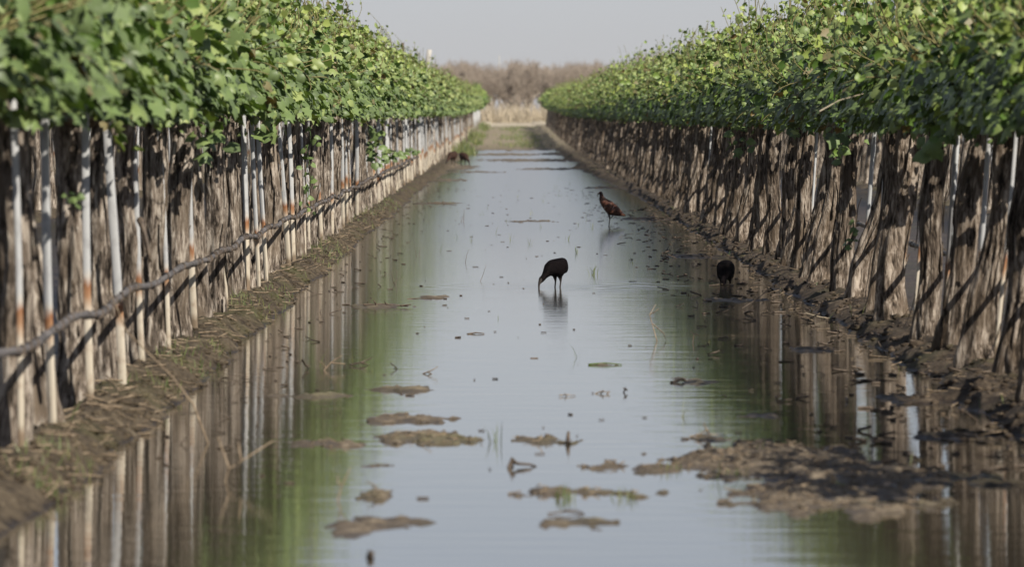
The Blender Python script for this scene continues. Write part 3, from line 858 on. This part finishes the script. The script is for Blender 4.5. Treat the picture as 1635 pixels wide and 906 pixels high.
# mud clods
def clods(n, region, name, label, seed, sr=(.006, .025)):
    r = np.random.default_rng(seed); mb = MB()
    ico = np.array([(0, 0, 1), (.894, 0, .447), (.276, .851, .447), (-.724, .526, .447), (-.724, -.526, .447), (.276, -.851, .447), (.724, .526, -.447), (-.276, .851, -.447), (-.894, 0, -.447), (-.276, -.851, -.447), (.724, -.526, -.447), (0, 0, -1)])
    fi = np.array([(0, 1, 2), (0, 2, 3), (0, 3, 4), (0, 4, 5), (0, 5, 1), (1, 6, 2), (2, 7, 3), (3, 8, 4), (4, 9, 5), (5, 10, 1), (2, 6, 7), (3, 7, 8), (4, 8, 9), (5, 9, 10), (1, 10, 6), (11, 7, 6), (11, 8, 7), (11, 9, 8), (11, 10, 9), (11, 6, 10)])
    c = 0
    while c < n:
        x, y = region(r); z = gz(x, y)
        if z < -.004: continue
        s = r.uniform(*sr) ** 1.0 * r.random() ** .6
        v = ico * (1 + r.normal(0, .18, (12, 1))) * s * np.array([r.uniform(.8, 1.5), r.uniform(.8, 1.5), .62])
        mb.add(v + [x, y, z + s * .1], fi); c += 1
    return tag(link(name, mb.mesh(name, MUD, True)), label, 'mud clods', kind='stuff')
clods(2600, lambda r: (r.uniform(-1.6, -1.2), 22 + 70 * r.random() ** 1.6), 'mud_clods', 'small brown mud clods crumbling over the left bank', 21)
clods(1500, lambda r: (r.uniform(1.55, 2.05), 26 + 70 * r.random() ** 1.6), 'dark_mud_clods', 'dark mud clods along the foot of the right row', 22, (.006, .03))
clods(900, lambda r: (r.uniform(-.7, 1.35), 21.5 + 7 * r.random()), 'island_clods', 'small clods on the mud islands in the water', 23, (.004, .014))

# individual sticks; points are (dx, dz) photo pixels from a point on the water
def stick(px, py, segs, label, name='twig', mat=None, r=.004, cat='twig', group=None, yj=.15):
    x, d = at(px, py); s = d / F; mb = MB(); q = random.Random(int(px * 3 + py))
    for sg in segs:
        P = np.array([(a * s, q.uniform(-yj, yj) * .3 + i * .02, b * s) for i, (a, b) in enumerate(sg)])
        if len(P) == 2: P = np.array([P[0], P[0] * .5 + P[1] * .5 + [q.gauss(0, .004), 0, q.gauss(0, .004)], P[1]])
        mb.tube(P, np.linspace(r, r * .5, len(P)), 6, .5)
    return tag(link(name, mb.mesh(name, mat or TWIG_DARK, True), None, (x, d, max(0, gz(x, d)))), label, cat, group)
SG = 'sticks and canes in the shallow water'
stick(818, 748, [[(-6, 0), (0, 14), (8, 6), (28, 4), (38, 0)], [(0, 14), (4, -3)], [(-2, 8), (20, 6)]], 'forked broken stick jutting from the water near the bottom middle', r=.0065, group=SG)
stick(907, 710, [[(0, -2), (0, 8), (1, 17)]], 'short black stub standing upright on the small mud bar', 'wood_stub', r=.009, cat='stub')
stick(590, 893, [[(-2, 0), (0, 12)], [(3, 0), (4, 9)]], 'blurred dark stub rising from the water at the lower edge', 'wood_stub', r=.007, cat='stub')
stick(1055, 545, [[(-6, 0), (-18, 42), (-8, 58)], [(-18, 42), (-3, 52)], [(-13, 28), (5, 12), (8, 2)]], 'thin forked tan cane standing in the water right of centre', mat=DRY, r=.0028, group=SG)
stick(1190, 495, [[(-5, 2), (20, 18), (50, 42)]], 'long dark bent cane slanting from the water by the right row', 'cane', r=.0035, cat='cane', group=SG)
stick(1300, 512, [[(-15, 12), (10, 5), (45, 0)]], 'pale thin cane lying on the right shallows', 'cane', mat=STRAW, r=.003, cat='cane', group=SG)
stick(630, 590, [[(-6, 9), (2, 3), (6, -2)], [(2, 3), (-2, 0)]], 'small hooked dark twig on the water left of centre', r=.003, group=SG)
stick(685, 598, [[(-10, 0), (4, 6), (14, 12)], [(-2, 3), (12, -3)]], 'small forked twig floating beside the hooked one', r=.003, mat=DRY, group=SG)
stick(488, 590, [[(-6, 16), (0, 6), (4, 0)], [(0, 6), (7, 4)]], 'dark knobbly twig at the edge of the green reflection', r=.0045, group=SG)
stick(528, 592, [[(-14, -4), (0, 12), (18, 24)], [(0, 12), (22, 10), (20, 2)], [(-8, 2), (-18, 14)]], 'branched brown brushwood standing in left shallows', 'branch', r=.0035, cat='branch', mat=DRY, group=SG)
stick(575, 585, [[(-16, 2), (0, 5), (18, 12)], [(0, 5), (14, -1)]], 'dark spiky twig lying left of the hooked twig', r=.0045, group=SG)
stick(610, 492, [[(-30, 3), (0, 4), (42, 0)], [(-10, 3), (-14, 10)], [(8, 4), (4, 9)], [(30, 1), (46, 3)]], 'long flat dark branch floating level with the feeding birds on the left', 'branch', r=.006, cat='branch', group=SG)
stick(670, 478, [[(-20, 0), (20, 1)]], 'thin straight dark stick floating behind the long flat branch', r=.0035, group=SG)
stick(705, 328, [[(-22, 4), (0, 3), (25, 0)], [(0, 3), (3, 8)]], 'dark debris branch floating far up the water on the left', 'branch', r=.007, cat='branch', group=SG)
stick(760, 534, [[(-14, 0), (0, 2), (13, 1)]], 'lone short dark stick floating in the middle water', r=.005, group=SG)
stick(853, 573, [[(-6, 0), (6, 1)]], 'tiny dark chip in the middle of the water', 'wood_chip', r=.005, cat='chip')
stick(745, 420, [[(-2, 0), (0, 12), (4, 22)]], 'thin upright weed stalk far from both banks', 'stalk', r=.002, cat='stalk')
stick(740, 355, [[(0, 0), (1, 20)], [(-4, 0), (-1, 10)]], 'faint upright stalk in the far water', 'stalk', r=.003, cat='stalk')
stick(665, 410, [[(0, 0), (-3, 24)], [(4, 0), (6, 14)]], 'thin stalk standing in the water off the left bank', 'stalk', r=.0022, cat='stalk')
stick(630, 455, [[(0, 0), (-6, 18)], [(0, 2), (10, 12)], [(2, 0), (4, 26)]], 'spindly branching weed near the left shallows', 'stalk', r=.002, cat='stalk')
stick(770, 450, [[(-3, 0), (6, 26)]], 'slender leaning stalk left of the centre bird', 'stalk', r=.0018, cat='stalk')
stick(975, 584, [[(-35, 1), (-8, 3), (18, 1)]], 'flat greenish stem floating right of centre', 'stem', GRASS, r=.005, cat='stem')
stick(965, 630, [[(-14, 0), (10, 3)], [(-6, 1), (-2, 7)], [(4, 2), (8, 5)]], 'small prickly twig under the greenish stem', r=.0028, mat=DRY, group=SG)
stick(905, 634, [[(-12, 2), (14, 1)], [(0, 1), (-3, 6)]], 'small straw twig floating below centre', r=.0025, mat=DRY, group=SG)
stick(998, 628, [[(-2, 0), (2, 8)], [(-2, 8), (3, 4)]], 'little dark hook shaped twig right of the prickly one', r=.0035, group=SG)
stick(1088, 612, [[(-16, 0), (0, 5), (12, 1)]], 'dark lump of wet bark at the left end of a mud smear', 'bark_piece', r=.008, cat='bark')
stick(1130, 700, [[(-28, 0), (0, 4), (30, 2)], [(4, 3), (-6, 22)]], 'thin stick with a raised side twig beside the big mud island', r=.0035, mat=DRY, group=SG)
stick(905, 824, [[(-30, 2), (0, 5), (35, -2)], [(-5, 8), (28, 1)]], 'crossed thin sticks lying on the lower middle mud bar', r=.003, group=SG)
stick(1110, 548, [[(-4, -2), (-2, 14), (-8, 18)], [(-2, 14), (8, 10)]], 'small brown sprouting twig right of the forked cane', r=.003, mat=DRY, group=SG)
stick(365, 770, [[(-12, -20), (0, 20), (70, 64)], [(0, 20), (-18, 70)], [(20, 34), (16, 62)]], 'pale forked cane arching over the left reflections', 'cane', mat=DRY, r=.004, cat='cane', group=SG)
stick(545, 800, [[(-6, 0), (0, 22), (14, 50)], [(0, 22), (-6, 40)]], 'thin tan reed bending above the lower left water', 'cane', mat=DRY, r=.0028, cat='cane', group=SG)
w0 = at(330, 700)
stick(330, 706, [[(6, -4), (-20, 60), (-55, 105), (-130, 175), (-165, 250)]], 'long dry cane fallen from the left vines across the bank', 'cane', mat=DRY, r=.0042, cat='cane', yj=.5)
stick(500, 470, [[(-30, 20), (0, 2), (30, -2)]], 'short stick pushed out from the left bank', r=.004, group=SG)
# loose cane in the right canopy
w = pz(1340, 160, XR - .42)
mb = MB(); mb.tube([(-.09, 0, -.05), (0, 0, .0), (.11, .02, .03)], [.0025, .0025, .0015], 5)
o = link('cane', mb.mesh('cane', STRAW, True), near_vine('R', w[1])); o.location = Vector(w) - o.parent.location

# grass tufts as things
def tuft(px, py, n, hgt, label, mat=GRASS, spread=.02, seed=0, wd=.0022):
    x, d = at(px, py); r = np.random.default_rng(seed + int(px)); P = np.stack([r.normal(0, spread, n), r.normal(0, spread * 2, n), np.full(n, -.01)], 1)
    s = d / F
    tag(link('grass_tuft', blades(P, r.uniform(.5, 1.1, n) * hgt * s, np.full(n, wd), r, .25, .55, .2).mesh('grass_tuft', mat), None, (x, d, max(0, gz(x, d)))), label, 'grass tuft', 'grass tufts in the water')
tuft(900, 797, 26, 30, 'green grass tuft left of centre on the long low mud bar')
tuft(998, 797, 18, 24, 'dark green grass tuft at the right end of the long low mud bar')
tuft(1072, 752, 16, 20, 'small green grass tuft on the left tip of the big mud island', spread=.03)
tuft(948, 440, 12, 22, 'yellow green grass tuft standing in the water behind the feeding bird', spread=.012)
tuft(1175, 762, 14, 20, 'bright green tuft at the dark front edge of the big island')
tuft(1122, 548, 12, 10, 'low green sprout in the water near the right reflections', spread=.03)
tuft(920, 405, 8, 18, 'faint wispy tuft farther up the middle water', spread=.01)
tuft(722, 205, 40, 30, 'yellowish weed clump at the far end of the left row', spread=.10, wd=.012)
tuft(748, 232, 40, 30, 'tall green brown weed clump on the far left bank', spread=.16, wd=.012)

r_ = np.random.default_rng(55); P = []
for q in range(46):
    cx, cy = r_.normal(.05, .75), 23 + 110 * r_.random() ** 1.4
    if abs(cx) > 1.35: continue
    for e in range(r_.integers(2, 7)): P.append((cx + r_.normal(0, .012), cy + r_.normal(0, .05), -.005))
P = np.array(P)
tag(link('water_weeds', blades(P, r_.uniform(.015, .085, len(P)), np.full(len(P), .0016), r_, .35, .5, .3).mesh('water_weeds', GRASS)), 'sparse thin weed shoots poking through the water', 'weeds', kind='stuff')

# ----------------------------------------------------------------- waders
def feather(name, a, b, rough=.55, sheen=.3):
    m, nt, out = mat_new(name)
    tc = N(nt, 'ShaderNodeTexCoord')
    n = noise(nt, tc.outputs['Object'], 1, 4, .6, (60, 22, 60))
    cr = ramp(nt, [(.38, a), (.66, b)]); nt.links.new(n, cr.inputs[0])
    bsdf(nt, out, cr.outputs[0], rough, sheen, n, .004, .6)
    return m
F_DARK = feather('dark_plumage', (.003, .0025, .003), (.008, .006, .006), .8, .03)
F_RUST = feather('chestnut_plumage', (.045, .019, .013), (.15, .062, .038), .6, .2)
F_BROWN = feather('brown_plumage', (.022, .013, .010), (.065, .034, .024), .7, .1)
F_WING = feather('bronze_wing', (.16, .075, .05), (.50, .32, .26), .38, .6)
BILL = m_simple('bill_and_leg', (.02, .016, .014), (.045, .036, .03), 60, .5)

def skin_body(verts, edges, radii, name, mats, matfn, subdiv=2, loc=(0, 0, 0), rz=0):
    me = bpy.data.meshes.new(name); me.from_pydata(verts, edges, []); me.update()
    o = bpy.data.objects.new(name, me); COL.objects.link(o)
    sk = o.modifiers.new('skin', 'SKIN'); sk.use_smooth_shade = True
    for i, r in enumerate(radii):
        r = (r, r) if not isinstance(r, tuple) else r
        me.skin_vertices[0].data[i].radius = r
    me.skin_vertices[0].data[0].use_root = True
    sb = o.modifiers.new('sub', 'SUBSURF'); sb.levels = subdiv; sb.render_levels = subdiv
    dg = bpy.context.evaluated_depsgraph_get(); dg.update()
    m2 = bpy.data.meshes.new_from_object(o.evaluated_get(dg))
    m2.name = name
    m2.materials.clear()
    for m in mats: m2.materials.append(m)
    for p in m2.polygons:
        p.use_smooth = True
        p.material_index = matfn(p.center)
    bpy.data.objects.remove(o); bpy.data.meshes.remove(me)
    return link(name, m2, None, loc, (0, 0, rz))

def wing(parent, mat, side, cx, L, hgt, wid, z, tilt, name='wing'):
    """folded wing: a curved shell lying on the flank; bird faces -x"""
    mb = MB(); nu, nv = 12, 7; V = []
    for u in np.linspace(0, 1, nu):
        for v in np.linspace(-1, 1, nv):
            w = math.sqrt(max(.004, 1 - ((u - .40) / .61) ** 2))
            x = cx - L * .45 + u * L; zz = z + v * hgt * w * (1 - u * .45) - u * tilt
            yy = side * (wid * math.sqrt(max(0, 1 - (v * .8) ** 2)) * (1 - .72 * u ** 1.6) * (.55 + .45 * w) + .002)
            V.append((x, yy, zz))
    f = [[a * nv + b, a * nv + b + 1, (a + 1) * nv + b + 1, (a + 1) * nv + b] for a in range(nu - 1) for b in range(nv - 1)]
    mb.add(V, f)
    me = mb.mesh(name, mat, True)
    o = link(name, me, parent)
    so = o.modifiers.new('solid', 'SOLIDIFY'); so.thickness = .006; so.offset = 0
    return o

def ibis_feeding(name, loc, rz, s, mats, label, group, bill_down=True, leg=.085):
    """faces -x, head lowered so that the bill tip meets the water; height of belly = leg"""
    zb = leg + .052
    v = [(0.02, 0, zb + .010),             # 0 body centre
         (.052, 0, zb + .004), (.082, 0, zb - .014), (.108, 0, zb - .032),   # rump, tail
         (-.045, 0, zb - .006), (-.080, 0, zb - .032),                        # breast, neck root
         (-.105, 0, zb - .052), (-.122, 0, zb - .066),                        # neck
         (-.137, 0, zb - .074),                                               # head
         (-.152, 0, zb - .090), (-.162, 0, .026), (-.164, 0, .006), (-.160, 0, -.015),   # bill curved down
         (.015, -.026, zb - .055), (.020, -.028, leg * .50), (.008, -.028, -.02),    # leg a
         (.030, .026, zb - .055), (.040, .028, leg * .50), (.030, .028, -.02)]       # leg b
    e = [(0, 1), (1, 2), (2, 3), (0, 4), (4, 5), (5, 6), (6, 7), (7, 8), (8, 9), (9, 10), (10, 11), (11, 12), (0, 13), (13, 14), (14, 15), (0, 16), (16, 17), (17, 18)]
    r = [(.064, .066), (.060, .062), (.040, .040), (.018, .014), (.052, .052), (.030, .032), (.020, .021), (.0185, .0185), (.021, .021), (.012, .012), (.0075, .0075), (.0055, .0055), (.004, .004),
         (.016, .016), (.0052, .0052), (.0045, .0045), (.016, .016), (.0052, .0052), (.0045, .0045)]
    def mf(c):
        if c.z < leg * .78 and (c.x > -.03): return 1
        if c.x < -.150: return 1
        return 0
    o = skin_body(v, e, r, name, mats[:2], mf)
    for sd in (-1, 1): wing(o, mats[2], sd, .040, .13, .034, .042, zb + .014, .020)
    o.location = loc; o.rotation_euler = (0, 0, rz); o.scale = (s, s, s)
    return tag(o, label, 'bird', group)
WG = 'dark wading birds in the flooded alley'
ibis_feeding('wading_bird', (B1[0] + .01, B1[1], 0), math.radians(52), 1.04, (F_DARK, BILL, F_DARK), 'dark bird feeding mid water with curved bill dipped to the left', WG, leg=.075)
ibis_feeding('wading_bird', (B2[0], B2[1], 0), math.radians(84), 1.08, (F_DARK, F_DARK, F_DARK), 'round black bird head down beside the right hand reflections', WG, leg=.040)
ibis_feeding('wading_bird', (B4[0], B4[1], max(0, gz(B4[0], B4[1]))), math.radians(60), 1.45, (F_BROWN, BILL, F_BROWN), 'left one of two small brown birds near the far left bank', WG, leg=.09)
ibis_feeding('wading_bird', (B5[0], B5[1], max(0, gz(B5[0], B5[1]))), math.radians(120), 1.4, (F_BROWN, BILL, F_BROWN), 'right one of two small brown birds near the far left bank', WG, leg=.10)

# the upright chestnut bird, faces left (-x), weight on one leg
S3 = B3[1] / F
def P3(px, py, y=0): return ((px - 972) * S3, y, (362 - py) * S3)
v = [P3(968, 328), P3(977, 334), P3(986, 339), P3(994, 343), P3(999, 345),
     P3(962, 321), P3(960.5, 314.5), P3(960, 310.5), P3(958.6, 307.8), P3(956.2, 308.2), P3(954.4, 311), P3(954.2, 315),
     P3(972, 340, -.004), P3(973.6, 350, -.006), P3(972, 363, -.006),
     P3(974, 340, .02), P3(979, 344, .03), P3(974.5, 350, .03)]
e = [(0, 1), (1, 2), (2, 3), (3, 4), (0, 5), (5, 6), (6, 7), (7, 8), (8, 9), (9, 10), (10, 11), (0, 12), (12, 13), (13, 14), (0, 15), (15, 16), (16, 17)]
r = [(.086, .084), (.078, .074), (.054, .046), (.022, .018), (.010, .006), (.046, .044), (.024, .024), (.020, .020), (.026, .025), (.010, .010), (.0045, .0045), (.003, .003),
     (.016, .016), (.0058, .0058), (.005, .005), (.012, .012), (.006, .006), (.004, .004)]
def mf3(c):
    if c.z < P3(0, 343)[2] and abs(c.x - .008) < .05: return 1
    if c.x < P3(956.3, 0)[0] and c.z > .2: return 1
    if c.z > P3(0, 321)[2]: return 2
    return 0
o = skin_body(v, e, r, 'wading_bird', [F_RUST, BILL, F_BROWN], mf3)
for sd in (-1, 1):
    wg = wing(o, F_WING, sd, .0, .20, .040, .052, 0, .0); wg.location = P3(979, 335); wg.rotation_euler = (0, math.radians(24), 0)
o.location = (B3[0], B3[1], 0)
tag(o, 'chestnut bird standing upright in the water with head raised, looking left', 'bird', WG)

hz_ = bpy.data.materials.new('haze_air'); hz_.use_nodes = True; nt = hz_.node_tree; nt.nodes.clear()
ho = nt.nodes.new('ShaderNodeOutputMaterial'); hv = nt.nodes.new('ShaderNodeVolumePrincipled')
hv.inputs['Color'].default_value = (.86, .88, .93, 1); hv.inputs['Density'].default_value = .0001; hv.inputs['Anisotropy'].default_value = .2
nt.links.new(hv.outputs[0], ho.inputs['Volume'])
mb = MB(); mb.box((0, 5900, 4), (12600, 12600, 12))
tag(link('haze', mb.mesh('haze', hz_)), kind='stuff')

# ----------------------------------------------------------------- light
SUN_EL, SUN_AZ = 40.0, 40.0     # azimuth measured from straight behind the camera towards the right
w = bpy.data.worlds.new('World'); scene.world = w; w.use_nodes = True
nt = w.node_tree; nt.nodes.clear()
sky = nt.nodes.new('ShaderNodeTexSky'); sky.sky_type = 'NISHITA'; sky.sun_disc = False
sky.sun_elevation = math.radians(SUN_EL)
sd = Vector((math.sin(math.radians(SUN_AZ)) * math.cos(math.radians(SUN_EL)), -math.cos(math.radians(SUN_AZ)) * math.cos(math.radians(SUN_EL)), math.sin(math.radians(SUN_EL))))
sky.sun_rotation = math.atan2(sd.x, sd.y)
sky.air_density = 1.0; sky.dust_density = .15; sky.ozone_density = 4.0
hs = nt.nodes.new('ShaderNodeHueSaturation'); hs.inputs['Saturation'].default_value = .42; hs.inputs['Value'].default_value = 1.0
tint = nt.nodes.new('ShaderNodeMix'); tint.data_type = 'RGBA'; tint.blend_type = 'MULTIPLY'; tint.inputs[0].default_value = 1; tint.inputs[7].default_value = (.88, .895, 1.02, 1)
bg = nt.nodes.new('ShaderNodeBackground'); bg.inputs[1].default_value = .0635
wo = nt.nodes.new('ShaderNodeOutputWorld')
nt.links.new(sky.outputs[0], hs.inputs['Color']); nt.links.new(hs.outputs[0], tint.inputs[6]); nt.links.new(tint.outputs[2], bg.inputs[0]); nt.links.new(bg.outputs[0], wo.inputs[0])
sl = bpy.data.lights.new('sun', 'SUN'); sl.energy = 5.0; sl.angle = math.radians(.53); sl.color = (1, .93, .83)
so = bpy.data.objects.new('sun', sl); COL.objects.link(so)
so.rotation_euler = (-sd).to_track_quat('-Z', 'Y').to_euler()
so.location = (10, -20, 20)

scene.render.engine = 'CYCLES'
scene.cycles.use_denoising = True
scene.cycles.max_bounces = 7; scene.cycles.diffuse_bounces = 2; scene.cycles.glossy_bounces = 3; scene.cycles.transmission_bounces = 4
scene.cycles.caustics_reflective = False; scene.cycles.caustics_refractive = False
scene.view_settings.view_transform = 'Standard'; scene.view_settings.look = 'None'
scene.view_settings.exposure = 0.32; scene.view_settings.gamma = 1.0
